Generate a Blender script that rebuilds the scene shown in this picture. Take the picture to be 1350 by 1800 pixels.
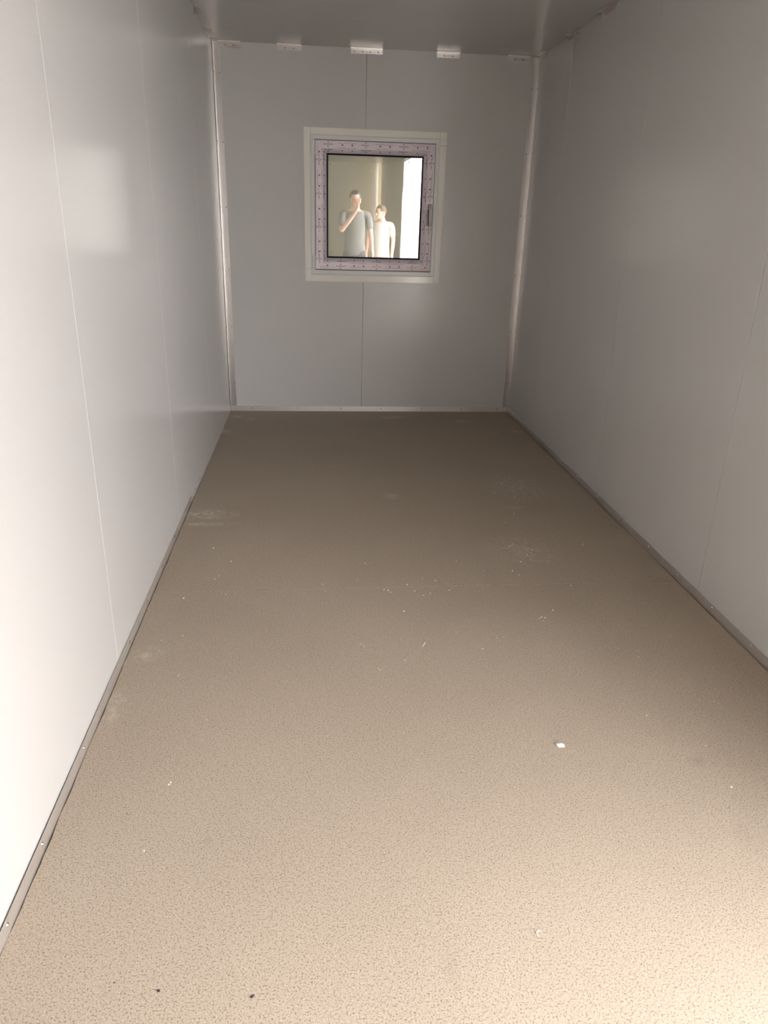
import bpy, bmesh, math, random
from mathutils import Vector, Matrix

# ------------------------------------------------------------------ clearing
for o in list(bpy.data.objects):
    bpy.data.objects.remove(o, do_unlink=True)
scene = bpy.context.scene
COL = scene.collection
random.seed(7)

# room: x = 0 (left wall) .. W (right wall), y = 0 (back wall) .. FRONT, z = 0 .. H
W, H, FRONT = 2.08, 2.335, -11.4
DOOR = (-7.00, -4.72, 2.14)          # y from, y to, height of the opening in the right wall

# ------------------------------------------------------------------ camera
cam_d = bpy.data.cameras.new('camera')
cam = bpy.data.objects.new('camera', cam_d)
COL.objects.link(cam)
scene.camera = cam
pitch, yaw, roll = 0.3772, 0.1019, 0.0288
fwd = Vector((math.sin(yaw) * math.cos(pitch), math.cos(yaw) * math.cos(pitch), -math.sin(pitch)))
right = Vector((math.cos(yaw), -math.sin(yaw), 0))
up = right.cross(fwd)
r2 = math.cos(roll) * right + math.sin(roll) * up
u2 = -math.sin(roll) * right + math.cos(roll) * up
cam.matrix_world = Matrix(((r2.x, u2.x, -fwd.x, 0.610), (r2.y, u2.y, -fwd.y, -5.377),
                           (r2.z, u2.z, -fwd.z, 1.329), (0, 0, 0, 1)))
cam_d.sensor_fit = 'VERTICAL'
cam_d.sensor_height = 36.0
cam_d.lens = 1292.7 / 1800 * 36.0
cam_d.clip_start = 0.02

# ------------------------------------------------------------------ sky and light
world = bpy.data.worlds.new('overcast_sky')
scene.world = world
world.use_nodes = True
bgn = world.node_tree.nodes['Background']
bgn.inputs['Color'].default_value = (1.0, 0.972, 0.968, 1)
# standard overcast sky: the zenith three times as bright as the horizon
wn, wk = world.node_tree.nodes, world.node_tree.links
w_tc = wn.new('ShaderNodeTexCoord')
w_sep = wn.new('ShaderNodeSeparateXYZ')
wk.new(w_tc.outputs['Generated'], w_sep.inputs[0])
w_mr = wn.new('ShaderNodeMapRange')
w_mr.clamp = True
SKY = 11.8
w_mr.inputs[1].default_value, w_mr.inputs[2].default_value = 0.0, 1.0
w_mr.inputs[3].default_value, w_mr.inputs[4].default_value = SKY, SKY * 3
wk.new(w_sep.outputs[2], w_mr.inputs[0])
wk.new(w_mr.outputs[0], bgn.inputs['Strength'])
pl = bpy.data.lights.new('door_portal', 'AREA')     # sampling portal only: it gives off no light of its own
pl.shape = 'RECTANGLE'
pl.size, pl.size_y = DOOR[1] - DOOR[0], DOOR[2]
pl.cycles.is_portal = True
po = bpy.data.objects.new('door_portal', pl)
COL.objects.link(po)
po.location = (W + 0.09, (DOOR[0] + DOOR[1]) / 2, DOOR[2] / 2)
po.rotation_euler = (0, math.radians(90), 0)
po.rotation_euler = Vector((-1, 0, 0)).to_track_quat('-Z', 'Z').to_euler()

sd = bpy.data.lights.new('hazy_sun', 'SUN')          # low sun behind thin haze, shining in through the side opening
sd.energy = 6.3
sd.angle = math.radians(34)
sd.color = (1.0, 0.985, 0.995)
so = bpy.data.objects.new('hazy_sun', sd)
COL.objects.link(so)
so.location = (6, -14, 4)
so.rotation_euler = Vector((-0.46, 1.0, -0.085)).to_track_quat('-Z', 'Y').to_euler()

scene.view_settings.view_transform = 'Standard'
scene.view_settings.look = 'None'
scene.view_settings.exposure = 0.08
scene.view_settings.gamma = 1.0
scene.view_settings.use_curve_mapping = False
scene.cycles.use_denoising = True
scene.cycles.max_bounces = 16
scene.cycles.diffuse_bounces = 10
scene.cycles.glossy_bounces = 6
scene.cycles.transparent_max_bounces = 12
scene.cycles.sample_clamp_indirect = 6.0
scene.cycles.caustics_reflective = True
scene.cycles.blur_glossy = 0.5


# ------------------------------------------------------------------ materials
def new_mat(name):
    m = bpy.data.materials.new(name)
    m.use_nodes = True
    return m, m.node_tree.nodes, m.node_tree.links, m.node_tree.nodes['Principled BSDF']


def simple(name, col, rough=0.5, metal=0.0, noise=0.0, scale=20.0, bump=0.0, spec=0.5):
    m, n, l, b = new_mat(name)
    b.inputs['Roughness'].default_value = rough
    b.inputs['Metallic'].default_value = metal
    b.inputs['Specular IOR Level'].default_value = spec
    b.inputs['Base Color'].default_value = (*col, 1)
    tc = n.new('ShaderNodeTexCoord')
    nz = n.new('ShaderNodeTexNoise')
    nz.inputs['Scale'].default_value = scale
    nz.inputs['Detail'].default_value = 4
    l.new(tc.outputs['Object'], nz.inputs['Vector'])
    if noise:
        mx = n.new('ShaderNodeMix')
        mx.data_type = 'RGBA'
        mx.inputs[6].default_value = (*[c * (1 - noise) for c in col], 1)
        mx.inputs[7].default_value = (*[min(1, c * (1 + noise)) for c in col], 1)
        l.new(nz.outputs['Fac'], mx.inputs[0])
        l.new(mx.outputs[2], b.inputs['Base Color'])
    if bump:
        bp = n.new('ShaderNodeBump')
        bp.inputs['Strength'].default_value = bump
        bp.inputs['Distance'].default_value = 0.002
        l.new(nz.outputs['Fac'], bp.inputs['Height'])
        l.new(bp.outputs['Normal'], b.inputs['Normal'])
    return m


M = {}
M['panel'] = simple('coated_panel', (0.545, 0.538, 0.528), 0.2, 0, 0.012, 3.0, 0.06, 0.5)
M['front'] = simple('brightened_front_panel', (0.84, 0.835, 0.81), 0.3, 0, 0.012, 3.0, 0.05)  # lighter than the other panels to brighten the reflection in the pane
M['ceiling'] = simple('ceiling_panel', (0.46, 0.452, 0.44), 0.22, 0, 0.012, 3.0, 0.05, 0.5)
M['aluminium'] = simple('aluminium', (0.62, 0.60, 0.585), 0.28, 1.0, 0.04, 60.0, 0.05)
M['bright_aluminium'] = simple('bright_aluminium', (0.80, 0.78, 0.765), 0.32, 1.0, 0.04, 60.0, 0.05)
M['galvanised'] = simple('dull_metal', (0.62, 0.585, 0.55), 0.42, 0.75, 0.06, 60.0)
M['screw'] = simple('screw_steel', (0.72, 0.71, 0.69), 0.25, 1.0)
M['screw_dark'] = simple('screw_dark', (0.30, 0.29, 0.28), 0.4, 1.0)
M['subfloor'] = simple('dark_subfloor', (0.10, 0.075, 0.05), 0.9, 0, 0.3, 30)
M['casing'] = simple('cream_trim', (0.86, 0.83, 0.775), 0.10, 0, 0.01, 8, 0.08)
M['pvc'] = simple('white_pvc', (0.70, 0.715, 0.70), 0.25, 0, 0.01, 8)
M['rubber'] = simple('black_gasket', (0.006, 0.006, 0.007), 0.6, 0, spec=0.2)
M['print'] = simple('film_print_dark', (0.05, 0.035, 0.13), 0.4)
M['print_faint'] = simple('film_print_faint', (0.24, 0.21, 0.32), 0.4)
M['handle'] = simple('grey_handle', (0.42, 0.42, 0.41), 0.3)
M['handle_shade'] = simple('painted_handle_shade', (0.05, 0.05, 0.055), 0.4)  # shade on the left of the lever, put into the colour
M['board'] = simple('shutter_board', (0.86, 0.875, 0.835), 0.5, 0, 0.02, 3)
M['white_crumb'] = simple('white_crumb', (0.85, 0.81, 0.72), 0.7, 0, 0.1, 300)
M['dark_crumb'] = simple('dark_dirt', (0.03, 0.022, 0.018), 0.7, 0, 0.3, 300)
M['door_leaf'] = simple('dark_grey_door', (0.10, 0.10, 0.105), 0.5)
M['ground'] = simple('concrete_yard', (0.45, 0.43, 0.40), 0.8, 0, 0.1, 3)
M['skin'] = simple('skin', (0.72, 0.46, 0.36), 0.5, 0, 0.04, 30)
M['hair_brown'] = simple('brown_hair', (0.12, 0.07, 0.035), 0.5, 0, 0.3, 60)
M['hair_dark'] = simple('dark_hair', (0.03, 0.025, 0.022), 0.5, 0, 0.3, 60)
M['white_cotton'] = simple('white_cotton', (0.70, 0.675, 0.65), 0.8, 0, 0.03, 40)
M['grey_cotton'] = simple('grey_cotton', (0.20, 0.20, 0.195), 0.8, 0, 0.05, 40)
M['trousers'] = simple('dark_trousers', (0.10, 0.10, 0.11), 0.85, 0, 0.1, 40)
M['beige_trousers'] = simple('beige_trousers', (0.50, 0.44, 0.36), 0.85, 0, 0.1, 40)
M['shoe'] = simple('shoe_leather', (0.04, 0.04, 0.04), 0.5)
M['eye'] = simple('eye', (0.02, 0.015, 0.012), 0.2)
M['lip'] = simple('lip', (0.50, 0.22, 0.19), 0.5)


def floor_material():
    m, n, l, b = new_mat('speckled_vinyl')
    tc = n.new('ShaderNodeTexCoord')

    def math_(op, a, bb=None, clamp=False):
        nd = n.new('ShaderNodeMath')
        nd.operation = op
        nd.use_clamp = clamp
        for i, v in enumerate((a, bb)):
            if v is None:
                continue
            if isinstance(v, (int, float)):
                nd.inputs[i].default_value = v
            else:
                l.new(v, nd.inputs[i])
        return nd.outputs[0]

    def mapr(v, a, bb, c, d):
        nd = n.new('ShaderNodeMapRange')
        nd.clamp = True
        l.new(v, nd.inputs[0])
        for i, q in enumerate((a, bb, c, d)):
            nd.inputs[1 + i].default_value = q
        return nd.outputs[0]

    def mix(f, a, c):
        nd = n.new('ShaderNodeMix')
        nd.data_type = 'RGBA'
        l.new(f, nd.inputs[0])
        for i, v in ((6, a), (7, c)):
            if isinstance(v, tuple):
                nd.inputs[i].default_value = (*v, 1)
            else:
                l.new(v, nd.inputs[i])
        return nd.outputs[2]

    def noise(scale, detail=2, rough=0.5):
        nd = n.new('ShaderNodeTexNoise')
        nd.inputs['Scale'].default_value = scale
        nd.inputs['Detail'].default_value = detail
        nd.inputs['Roughness'].default_value = rough
        l.new(tc.outputs['Object'], nd.inputs['Vector'])
        return nd.outputs['Fac']

    base = mix(mapr(noise(1.6, 4), 0.3, 0.7, 0, 1), (0.340, 0.284, 0.228), (0.368, 0.309, 0.249))
    grain = noise(270, 2, 0.6)
    dark = mapr(grain, 0.53, 0.63, 0, 0.85)
    c = mix(dark, base, (0.165, 0.125, 0.088))
    light = mapr(noise(330, 2, 0.6), 0.56, 0.66, 0, 0.75)
    c = mix(light, c, (0.50, 0.43, 0.36))
    pin = mapr(noise(170, 1), 0.69, 0.75, 0, 0.6)
    c = mix(pin, c, (0.15, 0.115, 0.085))
    # dusty smears and stains that lie on the floor
    smears = [(0.075, -2.05, 0.17, 0.07, 0.8), (0.11, -2.17, 0.13, 0.03, 0.7), (0.065, -0.18, 0.045, 0.05, 0.9),
              (0.175, -0.245, 0.03, 0.04, 0.8), (0.02, -0.56, 0.05, 0.05, 0.9), (1.18, -0.185, 0.12, 0.05, 0.8),
              (1.674, -0.29, 0.06, 0.05, 0.9), (2.0, -0.56, 0.05, 0.05, 0.6), (1.01, -1.82, 0.05, 0.05, 0.6),
              (1.70, -1.70, 0.20, 0.22, 0.35), (1.51, -2.5, 0.16, 0.18, 0.35), (0.07, -3.27, 0.05, 0.05, 0.45),
              (0.03, -3.55, 0.03, 0.10, 0.4), (1.62, -1.99, 0.05, 0.02, 0.8)]
    nz = noise(38, 5, 0.7)
    total = None
    sep = n.new('ShaderNodeSeparateXYZ')
    l.new(tc.outputs['Object'], sep.inputs[0])
    for (sx, sy, rx, ry, amt) in smears:
        dx = math_('DIVIDE', math_('SUBTRACT', sep.outputs[0], sx), rx)
        dy = math_('DIVIDE', math_('SUBTRACT', sep.outputs[1], sy), ry)
        d = math_('SQRT', math_('ADD', math_('MULTIPLY', dx, dx), math_('MULTIPLY', dy, dy)))
        k = math_('MULTIPLY', mapr(d, 0.1, 1.2, 1, 0), amt)
        total = k if total is None else math_('MAXIMUM', total, k)
    dust = math_('MULTIPLY', total, mapr(nz, 0.42, 0.66, 0.0, 0.75), True)
    c = mix(dust, c, (0.74, 0.69, 0.61))
    # dull brown scuffs
    scuffs = [(1.63, -3.87, 0.03, 0.02, 0.5), (0.862, -4.413, 0.02, 0.05, 0.35), (1.62, -4.14, 0.03, 0.05, 0.3),
              (1.75, -4.38, 0.10, 0.16, 0.25), (0.36, -4.06, 0.008, 0.012, 0.8)]
    total = None
    for (sx, sy, rx, ry, amt) in scuffs:
        dx = math_('DIVIDE', math_('SUBTRACT', sep.outputs[0], sx), rx)
        dy = math_('DIVIDE', math_('SUBTRACT', sep.outputs[1], sy), ry)
        d = math_('SQRT', math_('ADD', math_('MULTIPLY', dx, dx), math_('MULTIPLY', dy, dy)))
        k = math_('MULTIPLY', mapr(d, 0.1, 1.2, 1, 0), amt)
        total = k if total is None else math_('MAXIMUM', total, k)
    c = mix(math_('MULTIPLY', total, mapr(nz, 0.35, 0.6, 0.2, 1.0), True), c, (0.25, 0.20, 0.16))
    l.new(c, b.inputs['Base Color'])
    b.inputs['Roughness'].default_value = 0.6
    b.inputs['Specular IOR Level'].default_value = 0.16
    bp = n.new('ShaderNodeBump')
    bp.inputs['Strength'].default_value = 0.25
    bp.inputs['Distance'].default_value = 0.001
    l.new(grain, bp.inputs['Height'])
    l.new(bp.outputs['Normal'], b.inputs['Normal'])
    return m


M['floor'] = floor_material()


def film_material():
    """grey-lilac profile under a wrinkled clear protective film with a pinkish sheen"""
    m, n, l, b = new_mat('filmed_profile')
    b.inputs['Base Color'].default_value = (0.56, 0.555, 0.615, 1)
    b.inputs['Roughness'].default_value = 0.45
    tc = n.new('ShaderNodeTexCoord')
    mp = n.new('ShaderNodeMapping')
    mp.inputs['Scale'].default_value = (9, 9, 5)
    l.new(tc.outputs['Object'], mp.inputs['Vector'])
    nz = n.new('ShaderNodeTexNoise')
    nz.inputs['Scale'].default_value = 5.0
    nz.inputs['Detail'].default_value = 3
    nz.inputs['Distortion'].default_value = 1.2
    l.new(mp.outputs[0], nz.inputs['Vector'])
    bp = n.new('ShaderNodeBump')
    bp.inputs['Strength'].default_value = 0.9
    bp.inputs['Distance'].default_value = 0.006
    l.new(nz.outputs['Fac'], bp.inputs['Height'])
    gl = n.new('ShaderNodeBsdfGlossy')
    gl.inputs['Color'].default_value = (1.0, 0.70, 0.64, 1)
    gl.inputs['Roughness'].default_value = 0.24
    l.new(bp.outputs[0], gl.inputs['Normal'])
    mx = n.new('ShaderNodeMixShader')
    mx.inputs[0].default_value = 0.11
    l.new(b.outputs[0], mx.inputs[1])
    l.new(gl.outputs[0], mx.inputs[2])
    l.new(mx.outputs[0], n['Material Output'].inputs['Surface'])
    return m


M['film'] = film_material()


def glass_material():
    """coated double glazing: a good part of the light is mirrored, the rest passes"""
    m = bpy.data.materials.new('coated_glass')
    m.use_nodes = True
    n, l = m.node_tree.nodes, m.node_tree.links
    n.remove(n['Principled BSDF'])
    gl = n.new('ShaderNodeBsdfGlossy')
    gl.inputs['Color'].default_value = (0.98, 0.97, 0.93, 1)
    gl.inputs['Roughness'].default_value = 0.0
    tr = n.new('ShaderNodeBsdfTransparent')
    tr.inputs['Color'].default_value = (0.97, 0.98, 0.96, 1)
    fr = n.new('ShaderNodeFresnel')
    fr.inputs['IOR'].default_value = 1.5
    ad = n.new('ShaderNodeMath')
    ad.operation = 'ADD'
    ad.inputs[1].default_value = 0.20
    ad.use_clamp = True
    l.new(fr.outputs[0], ad.inputs[0])
    mx = n.new('ShaderNodeMixShader')
    l.new(ad.outputs[0], mx.inputs[0])
    l.new(tr.outputs[0], mx.inputs[1])
    l.new(gl.outputs[0], mx.inputs[2])
    l.new(mx.outputs[0], n['Material Output'].inputs['Surface'])
    return m


M['glass'] = glass_material()


def curtain_material(name, col, sheer, trans):
    """sheer cloth: part of the light passes straight, part glows through, the rest is scattered back"""
    m = bpy.data.materials.new(name)
    m.use_nodes = True
    n, l = m.node_tree.nodes, m.node_tree.links
    n.remove(n['Principled BSDF'])
    d = n.new('ShaderNodeBsdfDiffuse')
    d.inputs['Color'].default_value = (0.9, 0.89, 0.87, 1)
    t = n.new('ShaderNodeBsdfTranslucent')
    t.inputs['Color'].default_value = (*col, 1)
    mx = n.new('ShaderNodeMixShader')
    mx.inputs[0].default_value = trans
    l.new(d.outputs[0], mx.inputs[1])
    l.new(t.outputs[0], mx.inputs[2])
    tr = n.new('ShaderNodeBsdfTransparent')
    m2 = n.new('ShaderNodeMixShader')
    m2.inputs[0].default_value = sheer
    l.new(mx.outputs[0], m2.inputs[1])
    l.new(tr.outputs[0], m2.inputs[2])
    l.new(m2.outputs[0], n['Material Output'].inputs['Surface'])
    return m


M['curtain'] = curtain_material('sheer_white_curtain', (0.92, 0.92, 0.91), 0.6, 0.5)
M['glow_strip'] = curtain_material('added_cream_glow', (0.55, 0.49, 0.38), 0.0, 0.5)  # for the added panel that glows with daylight from outside


# ------------------------------------------------------------------ mesh helpers
def add_box(bm, lo, hi, bevel=0.0):
    lo, hi = Vector(lo), Vector(hi)
    r = bmesh.ops.create_cube(bm, size=1.0)
    for v in r['verts']:
        v.co = Vector([lo[i] + (v.co[i] + 0.5) * (hi[i] - lo[i]) for i in range(3)])
    if bevel:
        es = {e for v in r['verts'] for e in v.link_edges}
        bmesh.ops.bevel(bm, geom=list(es), offset=bevel, segments=1, affect='EDGES')


def add_prism(bm, pts, axis, lo, hi, bevel=0.0):
    """polygon pts (2D, in the two other axes, in order) pulled along axis from lo to hi"""
    def mk(p, t):
        return {0: (t, p[0], p[1]), 1: (p[0], t, p[1]), 2: (p[0], p[1], t)}[axis]
    a = [bm.verts.new(mk(p, lo)) for p in pts]
    b = [bm.verts.new(mk(p, hi)) for p in pts]
    k = len(pts)
    fs = [bm.faces.new(a), bm.faces.new(b)]
    for i in range(k):
        fs.append(bm.faces.new((a[i], a[(i + 1) % k], b[(i + 1) % k], b[i])))
    bmesh.ops.recalc_face_normals(bm, faces=fs)
    if bevel:
        es = {e for f in fs[:2] for e in f.edges}
        bmesh.ops.bevel(bm, geom=list(es), offset=bevel, segments=1, affect='EDGES')


def add_tube(bm, p, q, r0, r1=None, seg=12):
    r1 = r0 if r1 is None else r1
    p, q = Vector(p), Vector(q)
    d = q - p
    rot = d.to_track_quat('Z', 'Y').to_matrix().to_4x4()
    bmesh.ops.create_cone(bm, cap_ends=True, segments=seg, radius1=r0, radius2=r1, depth=d.length,
                          matrix=Matrix.Translation((p + q) / 2) @ rot)


def link_mesh(name, me, parent=None, mat=None):
    o = bpy.data.objects.new(name, me)
    COL.objects.link(o)
    if mat is not None and not me.materials:
        me.materials.append(mat)
    if parent is not None:
        o.parent = parent
    return o


def obj(name, bm, mat, parent=None, smooth=False):
    me = bpy.data.meshes.new(name)
    bm.normal_update()
    bm.to_mesh(me)
    bm.free()
    if smooth:
        for p in me.polygons:
            p.use_smooth = True
    return link_mesh(name, me, parent, mat)


def box_obj(name, lo, hi, mat, parent=None, bevel=0.0):
    bm = bmesh.new()
    add_box(bm, lo, hi, bevel)
    return obj(name, bm, mat, parent)


def struct(o):
    o['kind'] = 'structure'
    return o


def tag(o, label, cat, group=None):
    o['label'] = label
    o['category'] = cat
    if group:
        o['group'] = group
    return o


def empty(name, loc=(0, 0, 0)):
    o = bpy.data.objects.new(name, None)
    COL.objects.link(o)
    o.location = loc
    o.empty_display_size = 0.1
    return o


def screw_mesh(name, mat, r=0.005):
    bm = bmesh.new()
    bmesh.ops.create_cone(bm, cap_ends=True, segments=10, radius1=r, radius2=r * 0.55, depth=0.0025,
                          matrix=Matrix.Translation((0, 0, 0.00125)))
    me = bpy.data.meshes.new(name)
    bm.to_mesh(me)
    bm.free()
    me.materials.append(mat)
    return me


SCREW = screw_mesh('screw', M['screw'])
SCREW_DARK = screw_mesh('screw_dark', M['screw_dark'], 0.0045)


def screw(loc, normal, parent, dark=False):
    o = bpy.data.objects.new('screw', SCREW_DARK if dark else SCREW)
    COL.objects.link(o)
    o.parent = parent
    o.location = Vector(loc) - (parent.location if parent else Vector())
    o.rotation_euler = Vector(normal).to_track_quat('Z', 'Y').to_euler()
    return o


# ------------------------------------------------------------------ room shell
T = 0.05                                     # sandwich panel thickness
# outside ground
struct(box_obj('ground', (-6, -16, -0.40), (14, 6, -0.25), M['ground']))

# left wall: backing and panels
wl = struct(box_obj('wall_left', (-T - 0.01, FRONT - T - 0.01, -0.2), (-T, T + 0.01, H + T), M['panel']))
seams_l = [0.0, -1.06, -2.232, -3.36, -4.51, -5.66, -6.81, -7.96, -9.11, -10.26, FRONT]
for a, b_ in zip(seams_l[:-1], seams_l[1:]):
    g = 0.0003
    box_obj('wall_panel', (-T, b_ + g, -0.01), (0, a - g, H), M['panel'], wl, 0.0011)
wl.rotation_euler.z = -0.0025                # the wall is not quite square to the room
wl.location = (0.008, 0, 0)

# right wall: backing and panels round the opening
bm = bmesh.new()
x0, x1 = W + T, W + T + 0.01
add_box(bm, (x0, -10.62, -0.2), (x1, DOOR[0], H + T))
add_box(bm, (x0, FRONT - T - 0.01, -0.2), (x1, -11.35, H + T))
add_box(bm, (x0, -11.35, -0.2), (x1, -10.62, -0.01))
add_box(bm, (x0, -11.35, H), (x1, -10.62, H + T))
add_box(bm, (x0, DOOR[1], -0.2), (x1, T + 0.01, H + T))
add_box(bm, (x0, DOOR[0], DOOR[2]), (x1, DOOR[1], H + T))
add_box(bm, (x0, DOOR[0], -0.2), (x1, DOOR[1], -0.03))
wr = struct(obj('wall_right', bm, M['panel']))
seams_r = [0.0, -0.70, -1.838, -2.976, -4.11, DOOR[1]]
for i, (a, b_) in enumerate(zip(seams_r[:-1], seams_r[1:])):
    g = 0.0017 if i >= 2 else 0.0007
    box_obj('wall_panel', (W, b_ + g, -0.01), (W + T, a - g, H), M['panel'], wr, 0.0006)
seams_r = [DOOR[0], -8.2, -9.4, -10.62]
for a, b_ in zip(seams_r[:-1], seams_r[1:]):
    box_obj('wall_panel', (W, b_ + 0.0005, -0.01), (W + T, a - 0.0005, H), M['panel'], wr, 0.0006)
for a, b_ in ((DOOR[1], -5.8), (-5.8, DOOR[0])):
    box_obj('wall_panel', (W, b_ + 0.0005, DOOR[2]), (W + T, a - 0.0005, H), M['panel'], wr, 0.0006)

# back wall: backing with the window opening, two panels notched round it
WX0, WX1, WZ0, WZ1 = 0.597, 1.471, 0.963, 1.847       # hole for the window frame
SX = 0.967
bm = bmesh.new()
add_box(bm, (-0.1, T, -0.2), (W + 0.1, T + 0.01, H + T))
wb = struct(obj('wall_back', bm, M['panel']))
bm = bmesh.new()
add_prism(bm, [(-0.0, -0.01), (SX - 0.0008, -0.01), (SX - 0.0008, WZ0), (WX0, WZ0), (WX0, WZ1), (SX - 0.0008, WZ1),
               (SX - 0.0008, H), (-0.0, H)], 1, 0, T, 0.0006)
obj('wall_panel', bm, M['panel'], wb)
bm = bmesh.new()
add_prism(bm, [(W, -0.01), (W, H), (SX + 0.0008, H), (SX + 0.0008, WZ1), (WX1, WZ1), (WX1, WZ0),
               (SX + 0.0008, WZ0), (SX + 0.0008, -0.01)], 1, 0, T, 0.0006)
obj('wall_panel', bm, M['panel'], wb)

# front wall, behind the camera
wf = struct(box_obj('wall_front', (-0.1, FRONT - T - 0.01, -0.2), (W + 0.1, FRONT - T, H + T), M['front']))
box_obj('wall_panel', (0, FRONT - T, -0.01), (1.03, FRONT, H), M['front'], wf, 0.0006)
box_obj('wall_panel', (1.032, FRONT - T, -0.01), (W, FRONT, H), M['front'], wf, 0.0006)

# ceiling
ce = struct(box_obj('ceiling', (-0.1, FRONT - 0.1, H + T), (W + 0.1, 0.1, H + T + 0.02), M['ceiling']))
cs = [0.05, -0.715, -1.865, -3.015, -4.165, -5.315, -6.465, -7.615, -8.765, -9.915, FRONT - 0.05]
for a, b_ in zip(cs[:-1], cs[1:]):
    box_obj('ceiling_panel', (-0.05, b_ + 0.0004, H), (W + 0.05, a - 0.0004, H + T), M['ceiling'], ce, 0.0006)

# floor: dark base and two vinyl sheets with slightly ragged edges
fl = struct(box_obj('floor', (-0.05, FRONT - 0.05, -0.2), (W + 0.06, 0.05, -0.012), M['subfloor']))


def sheet(y_far, y_near, skew_far, skew_near):
    pts = []
    n = int((y_far - y_near) / 0.018)
    ex = 0.0
    for i in range(n + 1):                                   # right edge, far to near
        ex = 0.75 * ex + random.uniform(-0.0011, 0.0011)
        t = i / n
        pts.append((W - 0.0075 - ex, y_far + (y_near - y_far) * t + 0.012 * (1 - t) * skew_far + 0.012 * t * skew_near))
    for i in range(n, -1, -1):
        ex = 0.75 * ex + random.uniform(-0.0012, 0.0012)
        t = i / n
        pts.append((0.0062 + ex, y_far + (y_near - y_far) * t - 0.012 * (1 - t) * skew_far - 0.012 * t * skew_near))
    bm_ = bmesh.new()
    add_prism(bm_, pts, 2, -0.010, 0.0)
    return obj('floor_sheet', bm_, M['floor'], fl)


sheet(-0.003, -2.8332, 0, 0.6)
sheet(-2.8360, FRONT + 0.01, 0.6, 0)
tr_ = struct(box_obj('trim_6', (W, DOOR[0], -0.03), (W + T + 0.01, DOOR[1], -0.001), M['aluminium'], None, 0.001))

# ------------------------------------------------------------------ metal trims
BB = 0.037


def l_profile(bm_, axis, lo, hi, corner, d1, d2, w1, w2, t=0.0018):
    """L angle: corner point (2D), leg directions d1, d2 with widths w1, w2"""
    c = Vector(corner)
    d1, d2 = Vector(d1), Vector(d2)
    pts = [c, c + d1 * w1, c + d1 * w1 + d2 * t, c + d1 * t + d2 * t, c + d2 * w2 + d1 * t, c + d2 * w2]
    add_prism(bm_, [tuple(p) for p in pts], axis, lo, hi)


# baseboards along the side walls (lip against the wall, foot tucked under the sheet)
bm = bmesh.new()
l_profile(bm, 1, FRONT, -0.003, (0.0015, -0.0115), (0, 1), (1, 0), BB + 0.0115, 0.005)
bl = struct(obj('baseboard_left', bm, M['galvanised']))
for y in (-0.35, -0.68, -1.0, -1.30, -1.585, -1.76, -2.067, -2.364, -2.657, -2.95, -3.23, -3.498, -3.751, -4.071, -4.273, -4.6):
    screw((0.0033, y, 0.024), (1, 0, 0), bl)
for (ya, yb) in ((FRONT, DOOR[0]), (DOOR[1], -0.003)):
    bm = bmesh.new()
    l_profile(bm, 1, ya, yb, (W, -0.0115), (0, 1), (-1, 0), BB + 0.0115, 0.005)
    br = struct(obj('baseboard_right', bm, M['galvanised']))
    if yb > -1:
        for y in (-0.12, -0.55, -0.92, -1.25, -1.58, -1.908, -2.231, -2.537, -2.815, -3.091, -3.353):
            screw((W - 0.0018, y, 0.024), (-1, 0, 0), br)
bm = bmesh.new()
add_box(bm, (0.012, -0.002, -0.003), (W - 0.008, 0.0, BB), 0.0004)
bbk = struct(obj('baseboard_back', bm, M['bright_aluminium']))
for x in (0.165, 0.498, 0.814, 1.112, 1.421, 1.72, 2.001):
    screw((x, -0.002, 0.022), (0, -1, 0), bbk, True)

# corner angles
bm = bmesh.new()
l_profile(bm, 2, BB + 0.002, H, (0.010, 0.0), (1, 0), (0, -1), 0.042, 0.040)
t1 = struct(obj('trim_1', bm, M['aluminium']))
for z in (2.164, 1.773, 1.385, 0.992, 0.606, 0.21):
    screw((0.044, -0.0018, z), (0, -1, 0), t1, True)
    screw((0.0118, -0.030, z), (1, 0, 0), t1, True)
bm = bmesh.new()
l_profile(bm, 2, BB + 0.012, H, (W, 0.0), (-1, 0), (0, -1), 0.040, 0.040)
t2 = struct(obj('trim_2', bm, M['aluminium']))
for z in (2.152, 1.77, 1.383, 0.992, 0.599, 0.222):
    screw((W - 0.030, -0.0018, z), (0, -1, 0), t2, True)
    screw((W - 0.0018, -0.030, z), (-1, 0, 0), t2, True)
# added translucent panel on the right wall, glowing as the strip mirrored in the glass
LP = (-11.35, -10.62)
struct(box_obj('added_glow_panel', (W - 0.002, LP[0], -0.01), (W + 0.004, LP[1], H), M['glow_strip']))
bm = bmesh.new()
l_profile(bm, 2, 0.0, H, (0, FRONT), (1, 0), (0, 1), 0.045, 0.045)
struct(obj('trim_4', bm, M['aluminium']))
# lining of the opening in the right wall
bm = bmesh.new()
for ya, yb in ((DOOR[0] - 0.05, DOOR[0] + 0.003), (DOOR[1] - 0.003, DOOR[1] + 0.04)):
    add_box(bm, (W - 0.002, ya, 0.0), (W + T + 0.012, yb, DOOR[2] + 0.04))
add_box(bm, (W - 0.002, DOOR[0] - 0.05, DOOR[2] - 0.003), (W + T + 0.012, DOOR[1] + 0.04, DOOR[2] + 0.04))
struct(obj('trim_5', bm, M['aluminium']))


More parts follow.
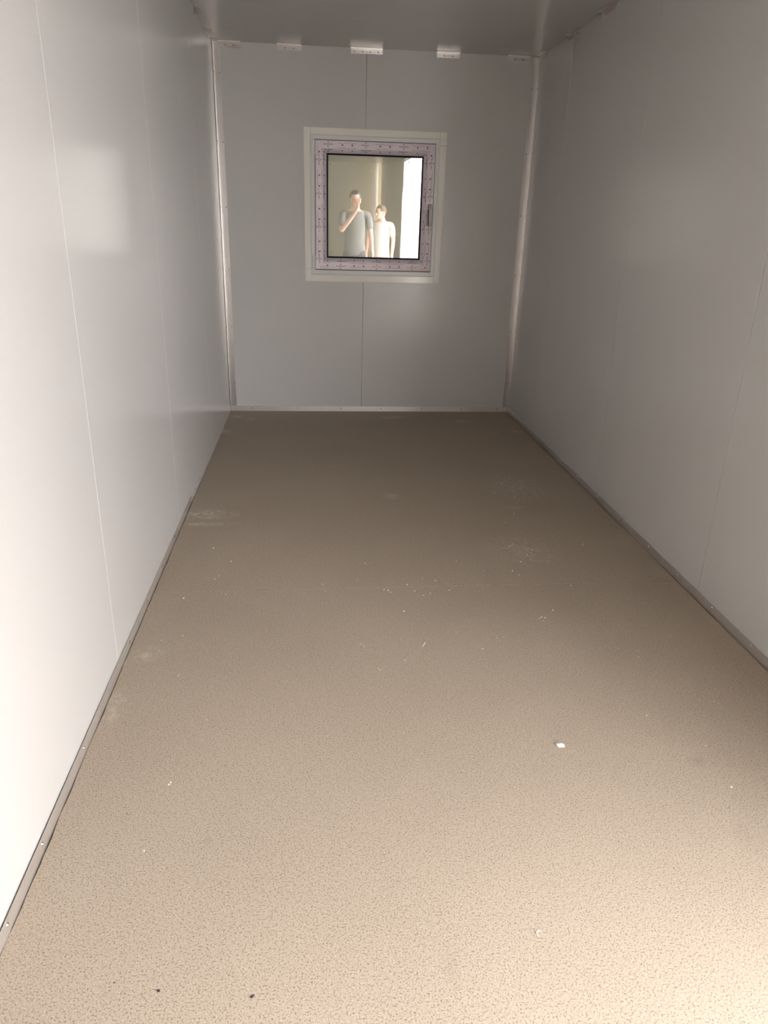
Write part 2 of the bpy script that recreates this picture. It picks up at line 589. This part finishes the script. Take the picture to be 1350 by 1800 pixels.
# door leaf, swung right round against the outside of the wall
dl = struct(box_obj('door_1', (W + T + 0.03, DOOR[0] - 1.22, -0.02), (W + T + 0.075, DOOR[0] - 0.06, DOOR[2]), M['door_leaf'], None, 0.002))
bm = bmesh.new()
add_tube(bm, (W + T + 0.075, DOOR[0] - 1.12, 1.0), (W + T + 0.13, DOOR[0] - 1.12, 1.0), 0.010, None, 10)
add_tube(bm, (W + T + 0.125, DOOR[0] - 1.13, 1.0), (W + T + 0.125, DOOR[0] - 1.00, 1.0), 0.009, None, 10)
obj('door_handle', bm, M['galvanised'], dl)

# ------------------------------------------------------------------ angle brackets under the ceiling
def bracket(axis, a, b_, label, side, group):
    """axis 0: along x on the back wall; axis 1: along y on a side wall (side -1 left, +1 right)"""
    h = 0.032
    mid = (a + b_) / 2
    if axis == 0:
        root = empty('angle_bracket', (mid, 0, H))
        bm_ = bmesh.new()
        add_box(bm_, (a - mid, -0.002, -h), (b_ - mid, 0.0, 0.0), 0.0004)
        obj('wall_plate', bm_, M['aluminium'], root)
        bm_ = bmesh.new()
        add_box(bm_, (a - mid, -0.034, -0.002), (b_ - mid, -0.002, 0.0), 0.0004)
        obj('ceiling_plate', bm_, M['aluminium'], root)
        n = 4 if b_ - a > 0.18 else 2
        for k in range(n):
            sx = a + (b_ - a) * ((k + 0.5) / n if n == 4 else (0.32, 0.68)[k])
            screw((sx, -0.002, H - 0.02), (0, -1, 0), root, True)
    else:
        wx = 0.006 if side < 0 else W
        s = 1 if side < 0 else -1
        root = empty('angle_bracket', (wx, mid, H))
        bm_ = bmesh.new()
        add_box(bm_, (min(0, s * 0.002), a - mid, -h), (max(0, s * 0.002), b_ - mid, 0.0), 0.0004)
        obj('wall_plate', bm_, M['galvanised'], root)
        bm_ = bmesh.new()
        add_box(bm_, (min(s * 0.002, s * 0.034), a - mid, -0.002), (max(s * 0.002, s * 0.034), b_ - mid, 0.0), 0.0004)
        obj('ceiling_plate', bm_, M['galvanised'], root)
        for f in (0.3, 0.7):
            screw((wx + s * 0.002, a + (b_ - a) * f, H - 0.02), (s, 0, 0), root, True)
    tag(root, label, 'bracket', group)
    return root


GB = 'angle brackets along the ceiling edge'
bracket(0, 0.042, 0.181, 'small metal angle bracket at top of back wall, beside the left corner trim', 0, GB)
bracket(0, 0.405, 0.557, 'pale metal angle bracket at top of back wall, between left corner bracket and central one', 0, GB)
bracket(0, 0.865, 1.065, 'widest metal angle bracket, four screws, over the middle joint of the back wall', 0, GB)
bracket(0, 1.414, 1.562, 'bright metal angle bracket at top of back wall, right of the middle joint', 0, GB)
bracket(0, 1.875, 2.023, 'shaded metal angle bracket at top of back wall, beside the right corner trim', 0, GB)
bracket(1, -0.17, -0.045, 'dark angle bracket under ceiling on right wall, tucked into the far corner', 1, GB)
bracket(1, -0.82, -0.60, 'dark angle bracket on right wall under ceiling, middle of the three there', 1, GB)
bracket(1, -1.32, -1.12, 'dark angle bracket on right wall under ceiling, nearest to the viewer', 1, GB)
bracket(1, -0.30, -0.10, 'small angle bracket on left wall under ceiling, in the far left corner', -1, GB)
bracket(1, -0.80, -0.68, 'bright-edged angle bracket on left wall at the ceiling seam, nearer than the corner one', -1, GB)
bracket(1, -10.52, -10.36, 'angle bracket at ceiling of right wall, mirrored in window glass at top of bright strip', 1, GB)

# ------------------------------------------------------------------ window
win = struct(empty('window_1', (0, 0, 0)))


def rail_set(name, rect, prof, mat, parent):
    """four mitred rails round rect (x0,x1,z0,z1); prof = closed list of (inset, y)"""
    x0_, x1_, z0_, z1_ = rect
    cs_ = [(x0_, z1_, 1, -1), (x1_, z1_, -1, -1), (x1_, z0_, -1, 1), (x0_, z0_, 1, 1)]
    out = []
    for i in range(4):                      # top, right, bottom, left
        a, b2 = cs_[i], cs_[(i + 1) % 4]
        bm_ = bmesh.new()
        va = [bm_.verts.new((a[0] + a[2] * d, y, a[1] + a[3] * d)) for d, y in prof]
        vb = [bm_.verts.new((b2[0] + b2[2] * d, y, b2[1] + b2[3] * d)) for d, y in prof]
        k = len(prof)
        fs = [bm_.faces.new(va), bm_.faces.new(vb)]
        for j in range(k):
            fs.append(bm_.faces.new((va[j], va[(j + 1) % k], vb[(j + 1) % k], vb[j])))
        bmesh.ops.recalc_face_normals(bm_, faces=fs)
        out.append(obj(name, bm_, mat, parent))
    return out


# flat cream cover strips, butted at the corners
CX0, CX1, CZ0, CZ1, CW = 0.563, 1.506, 0.924, 1.881, 0.044
cy0, cy1 = -0.006, 0.0
for lo, hi in (((CX0, CZ0), (CX0 + CW, CZ0 + 0.083)), ((CX0, CZ0 + 0.084), (CX0 + CW, CZ1)),
               ((CX1 - CW, CZ0), (CX1, CZ1 - 0.083)), ((CX1 - CW, CZ1 - 0.082), (CX1, CZ1)),
               ((CX0 + CW + 0.0006, CZ1 - CW), (CX1 - CW - 0.0006, CZ1)),
               ((CX0 + CW + 0.0006, CZ0), (CX1 - CW - 0.0006, CZ0 + CW))):
    box_obj('casing_strip', (lo[0], cy0, lo[1]), (hi[0], cy1, hi[1]), M['casing'], win, 0.0008)
# fixed frame
FR = (0.597, 1.471, 0.963, 1.847)
rail_set('frame_rail', FR, [(0, 0.045), (0, 0.0), (0.0095, 0.0), (0.0095, -0.012), (0.0115, -0.014), (0.036, -0.014), (0.038, -0.011), (0.038, 0.045)],
         M['pvc'], win)
# opening sash in its protective film
SR = (0.637, 1.431, 1.005, 1.806)
SPROF = [(0, -0.002), (0, -0.024), (0.003, -0.027), (0.050, -0.027), (0.052, -0.024), (0.055, -0.024), (0.074, -0.015),
         (0.076, -0.010), (0.076, -0.002)]
rails = rail_set('sash_rail', SR, SPROF, M['film'], win)
GA = (0.713, 1.355, 1.081, 1.730)
gk = rail_set('gasket_strip', GA, [(0, -0.003), (0, -0.013), (0.004, -0.0145), (0.009, -0.010), (0.009, -0.003)], M['rubber'], win)
# pane, seated a fraction of a degree askew in its bead
bm = bmesh.new()
add_box(bm, (-0.317, -0.0005, -0.321), (0.317, 0.0005, 0.321))
pane = obj('glass_pane', bm, M['glass'], win)
pane.location = (1.034, -0.0045, 1.4055)
pane.rotation_euler = (math.radians(0.25), 0, math.radians(0.2))
# closed outer shutter board behind the glass
sb = box_obj('shutter_board', (0.642, 0.008, 1.010), (1.426, 0.047, 1.801), M['board'], win)
for x, z in ((0.737, 1.665), (0.745, 1.118)):
    s_ = screw((x, 0.008, z), (0, -1, 0), sb, True)
# hinges
for z0_, z1_ in ((1.716, 1.812), (1.004, 1.096)):
    bm = bmesh.new()
    add_box(bm, (0.616, -0.024, z0_), (0.633, -0.014, z1_), 0.002)
    add_tube(bm, (0.6345, -0.028, z0_ + 0.002), (0.6345, -0.028, z1_ - 0.002), 0.004, None, 10)
    obj('hinge', bm, M['pvc'], win)
# handle: plate, neck and hanging lever
bm = bmesh.new()
add_box(bm, (1.3955, -0.036, 1.352), (1.4215, -0.027, 1.440), 0.003)
hp = obj('handle_plate', bm, M['handle'], win)
bm = bmesh.new()
add_tube(bm, (1.409, -0.036, 1.418), (1.409, -0.062, 1.418), 0.010, 0.009, 14)
add_prism(bm, [(-0.056, 1.434), (-0.070, 1.432), (-0.076, 1.405), (-0.073, 1.330), (-0.066, 1.296), (-0.058, 1.297),
               (-0.060, 1.335), (-0.060, 1.40)], 0, 1.399, 1.419, 0.002)
obj('handle_lever', bm, M['handle'], hp)
box_obj('lever_shade', (1.3935, -0.072, 1.302), (1.3995, -0.058, 1.405), M['handle_shade'], hp, 0.001)  # added dark strip standing for the shaded left side of the lever


# blue print on the film: repeating lines of small marks, too small in the photograph to read
def surf_y(d):
    for (d0, y0), (d1, y1) in zip(SPROF[:-1], SPROF[1:]):
        if d0 <= d <= d1 and d1 > d0:
            return y0 + (y1 - y0) * (d - d0) / (d1 - d0)
    return -0.027


rng = random.Random(3)
PM = [M['print'], M['print_faint']]
for i, rl in enumerate(rails):
    verts, faces, mats = [], [], []
    x0_, x1_, z0_, z1_ = SR
    length = (x1_ - x0_) if i in (0, 2) else (z1_ - z0_)

    def put(u, v, du, dv, mi, skew=0.0):
        """mark centred at u along the rail, v across it from the outer edge"""
        if not (v - dv / 2 > 0.004 and v + dv / 2 < 0.0735):
            return
        lim = max(v, 0.006)
        if u - du / 2 < lim or u + du / 2 > length - lim:
            return
        k = len(verts)
        for su, sv in ((-1, -1), (1, -1), (1, 1), (-1, 1)):
            uu, vv = u + su * du / 2 + sv * skew, v + sv * dv / 2
            y = surf_y(vv) - 0.00035
            verts.append([(x0_ + uu, y, z1_ - vv), (x1_ - vv, y, z1_ - uu), (x0_ + uu, y, z0_ + vv),
                          (x0_ + vv, y, z1_ - uu)][i])
        faces.append((k, k + 1, k + 2, k + 3))
        mats.append(mi)

    def text(u, v, width, hgt, n, mi):
        for q in range(n):
            if rng.random() < 0.12:
                continue
            cu = u - width / 2 + width * (q + 0.5) / n
            put(cu - width / n * 0.1, v, width / n * 0.5, hgt, mi)
            if rng.random() < 0.8:
                put(cu + width / n * 0.18, v + rng.choice((-1, 0, 1)) * hgt * 0.3, width / n * 0.5, hgt * 0.4, mi)

    u0 = {0: 0.085, 1: 0.16, 2: 0.17, 3: 0.16}[i] - 0.248
    if i in (1, 3):
        per = 0.205
    else:
        per = 0.248
    while u0 < length:
        for v in (0.010, 0.036, 0.063):
            put(u0, v, 0.006, 0.007, 0, 0.0015)
        for v in (0.0235, 0.0545):
            text(u0, v, 0.064, 0.0055, 9, 0)
        for v in (0.0165, 0.043):
            text(u0 + 0.122, v, 0.122, 0.0048, 22, 1)
        for v in (0.0265, 0.058):
            for du in (0.093, 0.158):
                put(u0 + du, v, 0.0095, 0.0095, 0)
                put(u0 + du, v, 0.0035, 0.0035, 1)
            put(u0 + 0.20, v - 0.008, 0.004, 0.004, 1)
        u0 += per
    me = bpy.data.meshes.new('film_print')
    me.from_pydata(verts, [], faces)
    me.materials.append(PM[0])
    me.materials.append(PM[1])
    for p, mi in zip(me.polygons, mats):
        p.material_index = mi
    fp = link_mesh('film_print', me, rl)
    fp['kind'] = 'stuff'

# ------------------------------------------------------------------ curtain in the side opening
NY, NZ = 150, 24
verts, faces = [], []
for k in range(NZ + 1):
    z = 0.04 + (2.10 - 0.04) * k / NZ
    if z > 1.55:
        far = -6.80 + 0.80 * ((z - 1.55) / 0.55) ** 1.5
    else:
        far = -6.80 + (1.55 - z) / 1.5 * 0.10
    for j in range(NY + 1):
        t = j / NY
        y = far + (-4.85 - far) * t
        x = W - 0.035 + 0.018 * math.sin(t * 2 * math.pi * 13 + 0.4 * math.sin(3 * z)) + 0.007 * math.sin(t * 71 + 2.0 * z)
        verts.append((x, y, z))
for k in range(NZ):
    for j in range(NY):
        a = k * (NY + 1) + j
        faces.append((a, a + 1, a + NY + 2, a + NY + 1))
me = bpy.data.meshes.new('curtain_cloth')
me.from_pydata(verts, [], faces)
for p in me.polygons:
    p.use_smooth = True
ct = empty('curtain', (0, 0, 0))
link_mesh('curtain_cloth', me, ct, M['curtain'])
bm = bmesh.new()
add_tube(bm, (W - 0.035, -6.95, 2.105), (W - 0.035, -4.70, 2.105), 0.010, None, 12)
for y in (-6.90, -4.75):
    add_tube(bm, (W - 0.035, y, 2.105), (W, y, 2.105), 0.006, None, 8)
obj('curtain_rod', bm, M['aluminium'], ct)
tag(ct, 'white pleated curtain in the side opening, seen mirrored at right of the window glass', 'curtain')


# ------------------------------------------------------------------ people (they stand behind the camera and show in the glass)
def skin_mesh(name, joints, edges, root, sub=2):
    """joints: {key: (co, radius or (rx, ry))}"""
    keys = list(joints)
    idx = {k: i for i, k in enumerate(keys)}
    me_ = bpy.data.meshes.new(name + '_skeleton')
    me_.from_pydata([joints[k][0] for k in keys], [(idx[a], idx[b2]) for a, b2 in edges], [])
    tmp = bpy.data.objects.new(name + '_tmp', me_)
    COL.objects.link(tmp)
    md = tmp.modifiers.new('skin', 'SKIN')
    md.use_smooth_shade = True
    sv = me_.skin_vertices[0].data
    for k in keys:
        r = joints[k][1]
        sv[idx[k]].radius = r if isinstance(r, tuple) else (r, r)
        sv[idx[k]].use_root = (k == root)
    ss = tmp.modifiers.new('sub', 'SUBSURF')
    ss.levels = ss.render_levels = sub
    dg = bpy.context.evaluated_depsgraph_get()
    out = bpy.data.meshes.new_from_object(tmp.evaluated_get(dg))
    bpy.data.objects.remove(tmp, do_unlink=True)
    bpy.data.meshes.remove(me_)
    for p in out.polygons:
        p.use_smooth = True
    return out


def lump(bm_, co, s, seg=20, ring=14, mat=None):
    bmesh.ops.create_uvsphere(bm_, u_segments=seg, v_segments=ring, radius=1.0,
                              matrix=Matrix.Translation(co) @ (mat or Matrix.Identity(4)) @ Matrix.Diagonal((*s, 1)))


def build_person(name, loc, rz, k, shirt, trousers, hair, pose, label):
    """figure facing +y at the origin, 1.70 m tall, scaled by k; pose gives the arm joints"""
    root = empty(name, loc)
    root.rotation_euler.z = rz
    root.scale = (k, k, k)
    J = {'pelvis': ((0, 0, 0.93), (0.150, 0.105)), 'waist': ((0, 0, 1.08), (0.132, 0.095)),
         'chest': ((0, 0, 1.26), (0.150, 0.105)), 'top': ((0, -0.01, 1.37), (0.105, 0.075)),
         'neck': ((0, -0.005, 1.45), 0.053), 'skull': ((0, 0.015, 1.56), (0.066, 0.078)),
         'crown': ((0, 0.005, 1.64), (0.055, 0.062))}
    E = [('pelvis', 'waist'), ('waist', 'chest'), ('chest', 'top'), ('top', 'neck'), ('neck', 'skull'), ('skull', 'crown')]
    for s, sd in ((-1, 'l'), (1, 'r')):
        J['hip' + sd] = ((s * 0.095, 0, 0.86), 0.090)
        J['knee' + sd] = ((s * 0.105, 0.012, 0.48), 0.058)
        J['ankle' + sd] = ((s * 0.11, -0.01, 0.09), 0.040)
        J['toe' + sd] = ((s * 0.125, 0.14, 0.035), (0.040, 0.030))
        E += [('pelvis', 'hip' + sd), ('hip' + sd, 'knee' + sd), ('knee' + sd, 'ankle' + sd), ('ankle' + sd, 'toe' + sd)]
        sh, el, wr_ = [Vector(q) for q in pose[sd][:3]]
        J['sh' + sd] = (tuple(sh), 0.058)
        J['ua' + sd] = (tuple(sh.lerp(el, 0.45)), 0.046)
        J['el' + sd] = (tuple(el), 0.038)
        J['fa' + sd] = (tuple(el.lerp(wr_, 0.4)), 0.036)
        J['wr' + sd] = (tuple(wr_), (0.026, 0.022))
        hd = Vector(pose[sd][3]).normalized()            # direction of the hand
        wd = Vector(pose[sd][4]).normalized()            # direction across the palm, towards the thumb
        cd = Vector(pose[sd][5]).normalized()            # direction the fingers curl to
        pal = wr_ + hd * 0.06
        J['palm' + sd] = (tuple(pal), (0.034, 0.017))
        E += [('top', 'sh' + sd), ('sh' + sd, 'ua' + sd), ('ua' + sd, 'el' + sd), ('el' + sd, 'fa' + sd), ('fa' + sd, 'wr' + sd), ('wr' + sd, 'palm' + sd)]
        for f, (off, ln) in enumerate(((0.028, 0.072), (0.010, 0.080), (-0.009, 0.074), (-0.027, 0.058))):
            b0 = pal + hd * 0.030 + wd * off
            b1 = b0 + (hd + cd * 0.15).normalized() * ln * 0.5
            b2_ = b1 + (hd + cd * pose[sd][6]).normalized() * ln * 0.5
            J['fb%d%s' % (f, sd)] = (tuple(b0), 0.0095)
            J['fm%d%s' % (f, sd)] = (tuple(b1), 0.0088)
            J['ft%d%s' % (f, sd)] = (tuple(b2_), 0.0072)
            E += [('palm' + sd, 'fb%d%s' % (f, sd)), ('fb%d%s' % (f, sd), 'fm%d%s' % (f, sd)), ('fm%d%s' % (f, sd), 'ft%d%s' % (f, sd))]
        q0 = wr_ + hd * 0.035 + wd * 0.030
        q1 = q0 + (hd * 0.6 + wd * 0.8).normalized() * 0.035
        q2 = q1 + (hd + wd * 0.25).normalized() * 0.030
        for nm, q, r in (('ta', q0, 0.012), ('tb', q1, 0.0105), ('tc', q2, 0.008)):
            J[nm + sd] = (tuple(q), r)
        E += [('wr' + sd, 'ta' + sd), ('ta' + sd, 'tb' + sd), ('tb' + sd, 'tc' + sd)]
    body_me = skin_mesh('body', J, E, 'pelvis')
    # sculpted head, ears and nose joined into the body mesh; the head may turn on the neck
    R_ = Matrix.Translation((0, 0.0, 1.55)) @ Matrix.Rotation(pose['turn'], 4, 'Z') @ Matrix.Rotation(pose['tilt'], 4, 'X') @ Matrix.Translation((0, 0, -1.55))
    bm_ = bmesh.new()
    bm_.from_mesh(body_me)
    hb = bmesh.new()
    lump(hb, (0, 0.010, 1.595), (0.076, 0.096, 0.103), 28, 20)
    lump(hb, (0, 0.040, 1.535), (0.056, 0.062, 0.072), 24, 16)
    lump(hb, (0, 0.098, 1.500), (0.024, 0.018, 0.020))
    lump(hb, (0, 0.112, 1.562), (0.013, 0.018, 0.026))
    lump(hb, (0, 0.125, 1.548), (0.015, 0.013, 0.010))
    for s in (-1, 1):
        lump(hb, (s * 0.079, 0.005, 1.572), (0.010, 0.020, 0.032))
        lump(hb, (s * 0.032, 0.088, 1.603), (0.026, 0.016, 0.010))
    bmesh.ops.transform(hb, matrix=R_, verts=hb.verts)
    hm = bpy.data.meshes.new('tmp_head')
    hb.to_mesh(hm)
    hb.free()
    bm_.from_mesh(hm)
    bpy.data.meshes.remove(hm)
    obj('body', bm_, M['skin'], root, True)
    bpy.data.meshes.remove(body_me)

    def head_part(nm, items, mat):
        b3 = bmesh.new()
        for co, s in items:
            lump(b3, co, s)
        bmesh.ops.transform(b3, matrix=R_, verts=b3.verts)
        return obj(nm, b3, mat, root, True)
    head_part('eye', [((-0.031, 0.097, 1.588), (0.012, 0.008, 0.0065))], M['eye'])
    head_part('eye', [((0.031, 0.097, 1.588), (0.012, 0.008, 0.0065))], M['eye'])
    head_part('mouth', [((0, 0.104, 1.522), (0.022, 0.008, 0.006))], M['lip'])
    b3 = bmesh.new()
    lump(b3, (0, 0.0, 1.607), (0.086, 0.102, 0.105), 32, 24)
    bmesh.ops.delete(b3, geom=[v for v in b3.verts if v.co.y > 0.058 and v.co.z < 1.658 or v.co.z < 1.55 or
                               (v.co.y > 0.02 and v.co.z < 1.60)], context='VERTS')
    bmesh.ops.solidify(b3, geom=b3.faces[:], thickness=0.006)
    bmesh.ops.transform(b3, matrix=R_, verts=b3.verts)
    obj('hair', b3, hair, root, True)
    # t-shirt
    S = {'hem': ((0, 0, 0.74), (0.185, 0.135)), 'h': ((0, 0, 0.90), (0.180, 0.130)), 'w': ((0, 0, 1.06), (0.165, 0.122)), 'c': ((0, 0, 1.26), (0.172, 0.124)),
         't': ((0, -0.01, 1.375), (0.118, 0.086)), 'n': ((0, -0.008, 1.425), (0.068, 0.062))}
    SE = [('hem', 'h'), ('h', 'w'), ('w', 'c'), ('c', 't'), ('t', 'n')]
    for sd in ('l', 'r'):
        sh, el = Vector(pose[sd][0]), Vector(pose[sd][1])
        S['s' + sd] = (tuple(sh), 0.066)
        S['m' + sd] = (tuple(sh.lerp(el, 0.5)), 0.060)
        S['e' + sd] = (tuple(sh.lerp(el, 0.86)), 0.058)
        SE += [('t', 's' + sd), ('s' + sd, 'm' + sd), ('m' + sd, 'e' + sd)]
    link_mesh('t_shirt', skin_mesh('t_shirt', S, SE, 'c'), root, shirt)
    P = {'b': ((0, 0, 0.93), (0.165, 0.118)), 'c': ((0, 0, 0.86), (0.15, 0.112))}
    PE = [('b', 'c')]
    for s, sd in ((-1, 'l'), (1, 'r')):
        P['h' + sd] = ((s * 0.095, 0, 0.78), 0.104)
        P['k' + sd] = ((s * 0.105, 0.012, 0.48), 0.080)
        P['a' + sd] = ((s * 0.11, -0.005, 0.10), 0.066)
        PE += [('c', 'h' + sd), ('h' + sd, 'k' + sd), ('k' + sd, 'a' + sd)]
    link_mesh('trousers', skin_mesh('trousers', P, PE, 'b'), root, trousers)
    for s in (-1, 1):
        b3 = bmesh.new()
        lump(b3, (s * 0.118, 0.055, 0.045), (0.050, 0.135, 0.045), 20, 12)
        lump(b3, (s * 0.112, -0.02, 0.07), (0.046, 0.060, 0.060), 16, 10)
        for v in b3.verts:
            v.co.z = max(v.co.z, 0.001)
        obj('shoe', b3, M['shoe'], root, True)
    tag(root, label, 'person')
    return root


# the one with a raised hand
build_person('person', (1.285, -6.20, 0.0), 0.0, 0.98, M['grey_cotton'], M['trousers'], M['hair_dark'], {
    'l': ((-0.185, 0.0, 1.385), (-0.215, 0.17, 1.14), (0.02, 0.32, 1.45), (0.04, 0.0, 1.0), (-1, 0, 0), (0, -1, 0), 0.5),
    'r': ((0.185, -0.005, 1.385), (0.245, -0.03, 1.12), (0.265, 0.06, 0.87), (0.0, 0.12, -1.0), (0, 1, 0), (-1, 0, 0), 0.5),
    'turn': 0.0, 'tilt': -0.15},
    'person in dark t-shirt lifting one hand to the face, mirrored at centre of window')
# the one in white
build_person('person', (1.745, -6.95, 0.0), 0.35, 0.875, M['white_cotton'], M['beige_trousers'], M['hair_brown'], {
    'l': ((-0.185, 0.0, 1.385), (-0.245, -0.02, 1.12), (-0.25, 0.07, 0.87), (0.0, 0.12, -1.0), (0, 1, 0), (1, 0, 0), 0.5),
    'r': ((0.185, -0.005, 1.385), (0.215, -0.06, 1.12), (0.205, -0.02, 0.86), (0.0, 0.12, -1.0), (0, 1, 0), (-1, 0, 0), 0.5),
    'turn': 0.7, 'tilt': -0.1},
    'person in a white t-shirt with arms hanging, mirrored in the window glass beside the curtain')

# ------------------------------------------------------------------ small things lying on the floor


def chunk_mesh(name, seed, mat, sx, sy, sz, sub=1):
    r = random.Random(seed)
    bm_ = bmesh.new()
    bmesh.ops.create_icosphere(bm_, subdivisions=sub, radius=1.0)
    for v in bm_.verts:
        f = r.uniform(0.72, 1.12)
        v.co = Vector((v.co.x * sx * f, v.co.y * sy * f, max(v.co.z, -0.45) * sz * f))
    zmin = min(v.co.z for v in bm_.verts)
    for v in bm_.verts:
        v.co.z -= zmin
    me_ = bpy.data.meshes.new(name)
    bm_.to_mesh(me_)
    bm_.free()
    me_.materials.append(mat)
    return me_


def place(name, me_, x, y, rz, s, label, cat, group=None):
    o = bpy.data.objects.new(name, me_)
    COL.objects.link(o)
    o.location = (x, y, 0.0)
    o.rotation_euler.z = rz
    o.scale = (s, s, s)
    return tag(o, label, cat, group)


place('stone_chip', chunk_mesh('stone_chip', 12, M['white_crumb'], 0.0125, 0.0085, 0.006, 2), 1.277, -3.790, -0.25, 1.0,
      'cream broken chip lying alone on the floor, largest of all the bits of debris', 'chip')
dk = [chunk_mesh('dirt_crumb', 40 + i, M['dark_crumb'], 0.0052, 0.0030, 0.0025) for i in range(3)]
place('dirt_crumb', dk[0], 0.490, -4.436, 1.0, 1.05, 'black crumb of dirt in the foreground, right one of the bottom pair', 'crumb', 'dark dirt crumbs in the foreground')
place('dirt_crumb', dk[1], 0.317, -4.413, -0.6, 0.85, 'black crumb of dirt in the foreground, left one of the bottom pair', 'crumb', 'dark dirt crumbs in the foreground')
place('dirt_crumb', dk[2], 0.233, -4.391, 0.3, 0.55, 'tiny brown speck of dirt, farthest left in the foreground', 'crumb', 'dark dirt crumbs in the foreground')
place('dirt_crumb', dk[0], 1.309, -4.126, 0.2, 0.40, 'tiny black dirt speck in front of the cream chip', 'crumb', 'dark dirt crumbs in the foreground')
place('dirt_crumb', dk[1], 0.160, -3.968, 0.2, 0.45, 'tiny black dirt speck near the left baseboard', 'crumb', 'dark dirt crumbs in the foreground')

# crumbs of the scatters
WC = [chunk_mesh('white_crumb', 60 + i, M['white_crumb'], 0.0045, 0.0036, 0.0028) for i in range(5)]
CL = {
    'white crumbs by the left wall': ('tiny white crumb on the floor beside the left wall',
        [(0.177, -2.444, 1.1), (0.265, -2.578, 1.0), (0.232, -2.712, .7), (0.219, -2.737, .7), (0.397, -2.749, .6), (0.123, -2.892, 1.),
         (0.275, -2.867, .8), (0.258, -2.85, .5), (0.164, -3.161, .6), (0.187, -3.397, .6), (0.095, -3.186, .6)]),
    'white crumbs along the floor seam': ('tiny white crumb in the scatter along the cross seam of the floor',
        [(0.82, -2.619, .9), (0.778, -2.763, .7), (0.64, -2.80, .8), (0.65, -2.859, .6), (0.877, -2.854, .9), (0.892, -2.862, 1.),
         (0.901, -2.876, .7), (0.972, -2.815, .9), (0.995, -2.869, .7), (1.023, -2.907, .7), (1.052, -2.89, .7), (1.088, -2.785, .9),
         (1.131, -2.869, .9), (1.134, -2.815, .6), (0.934, -3.026, 1.), (1.205, -2.611, .8), (1.303, -2.701, .6), (1.04, -2.76, .5)]),
    'white crumbs in the middle of the floor': ('tiny white crumb in the middle of the floor, nearer than the cross seam',
        [(0.762, -3.243, .6), (0.773, -3.256, .6), (0.9, -3.347, .6), (0.809, -3.391, .6), (0.815, -3.399, .6), (1.17, -3.293, .7),
         (1.235, -3.226, .5), (1.259, -3.22, .5), (1.10, -3.18, .5)]),
    'white crumbs at the right, far cluster': ('tiny white crumb in the scatter by right wall, beyond the larger scatter',
        [(1.712, -1.526, .9), (1.638, -1.64, .9), (1.56, -1.783, 1.1), (1.66, -1.837, .9), (1.756, -1.604, .6), (1.755, -1.72, .6),
         (1.785, -1.77, .6), (1.82, -1.80, .6), (1.70, -1.66, .5), (1.73, -1.69, .5), (1.69, -1.72, .5), (1.52, -2.192, .7)]),
    'white crumbs at the right, middle cluster': ('tiny white crumb in the larger scatter right of the floor centre',
        [(1.593, -2.08, 1.0), (1.714, -2.254, .7), (1.699, -2.361, .7), (1.474, -2.465, .9), (1.494, -2.445, .9), (1.487, -2.475, .7),
         (1.564, -2.507, 1.), (1.527, -2.559, .9), (1.479, -2.626, 1.), (1.422, -2.711, 1.), (1.439, -2.748, .8), (1.613, -2.591, .7),
         (1.50, -2.53, .6), (1.54, -2.51, .6), (1.46, -2.52, .6), (1.53, -2.60, .6), (1.51, -2.66, .5), (1.45, -2.43, .6),
         (1.55, -2.54, .5), (1.60, -2.62, .6), (1.55, -2.42, .6)]),
    'white crumbs at the right, near': ('tiny white crumb on the right of the floor, nearer than the two scatters',
        [(1.814, -2.455, 1.1), (1.802, -2.468, .7), (1.49, -3.042, .8), (1.432, -3.092, 1.0), (1.444, -3.096, 1.0), (1.422, -3.098, .7),
         (1.43, -3.118, .6), (1.622, -2.85, .9), (1.671, -3.972, .9), (1.684, -3.812, .5), (1.681, -3.366, .7), (1.576, -3.672, .6),
         (1.771, -3.608, .5), (1.813, -3.616, .6), (1.82, -3.627, .6), (1.692, -3.331, .6), (1.634, -3.311, .5)]),
    'white crumbs at the left, near': ('tiny white crumb on the left of the floor in the foreground',
        [(0.245, -3.868, .8), (0.242, -3.876, .8), (0.224, -4.083, .7), (0.16, -3.52, .4), (0.30, -3.62, .4)]),
}
for grp, (lab, ps) in CL.items():
    for (x, y, s) in ps:
        place('white_crumb', WC[random.randrange(5)], x, y, random.uniform(0, 6.3), s * 0.8, lab, 'crumb', grp)

# thin slivers
bm = bmesh.new()
add_box(bm, (-0.014, -0.0008, 0.0), (0.014, 0.0008, 0.001))
sl = obj('plastic_sliver', bm, M['white_crumb'])
sl.location = (0.976, -3.255, 0.0)
sl.rotation_euler.z = 1.15
tag(sl, 'thin straight white sliver lying in the middle of the floor', 'sliver')
verts, faces = [], []
for i in range(13):
    a = i / 12 * 4.2
    x, y = 0.006 * math.cos(a) * (1 + 0.1 * i), 0.006 * math.sin(a) * (1 + 0.1 * i)
    verts += [(x, y, 0.0), (x, y, 0.003), (x * 1.12, y * 1.12, 0.003), (x * 1.12, y * 1.12, 0.0)]
for i in range(12):
    k = 4 * i
    for a, b_ in ((0, 1), (1, 2), (2, 3), (3, 0)):
        faces.append((k + a, k + b_, k + 4 + b_, k + 4 + a))
me = bpy.data.meshes.new('curled_shaving')
me.from_pydata(verts, [], faces)
cs_ = link_mesh('curled_shaving', me, None, M['white_crumb'])
cs_.location = (1.056, -4.347, 0.0)
cs_.scale = (0.6, 0.6, 0.6)
tag(cs_, 'small curled white shaving on the floor in the foreground', 'shaving')
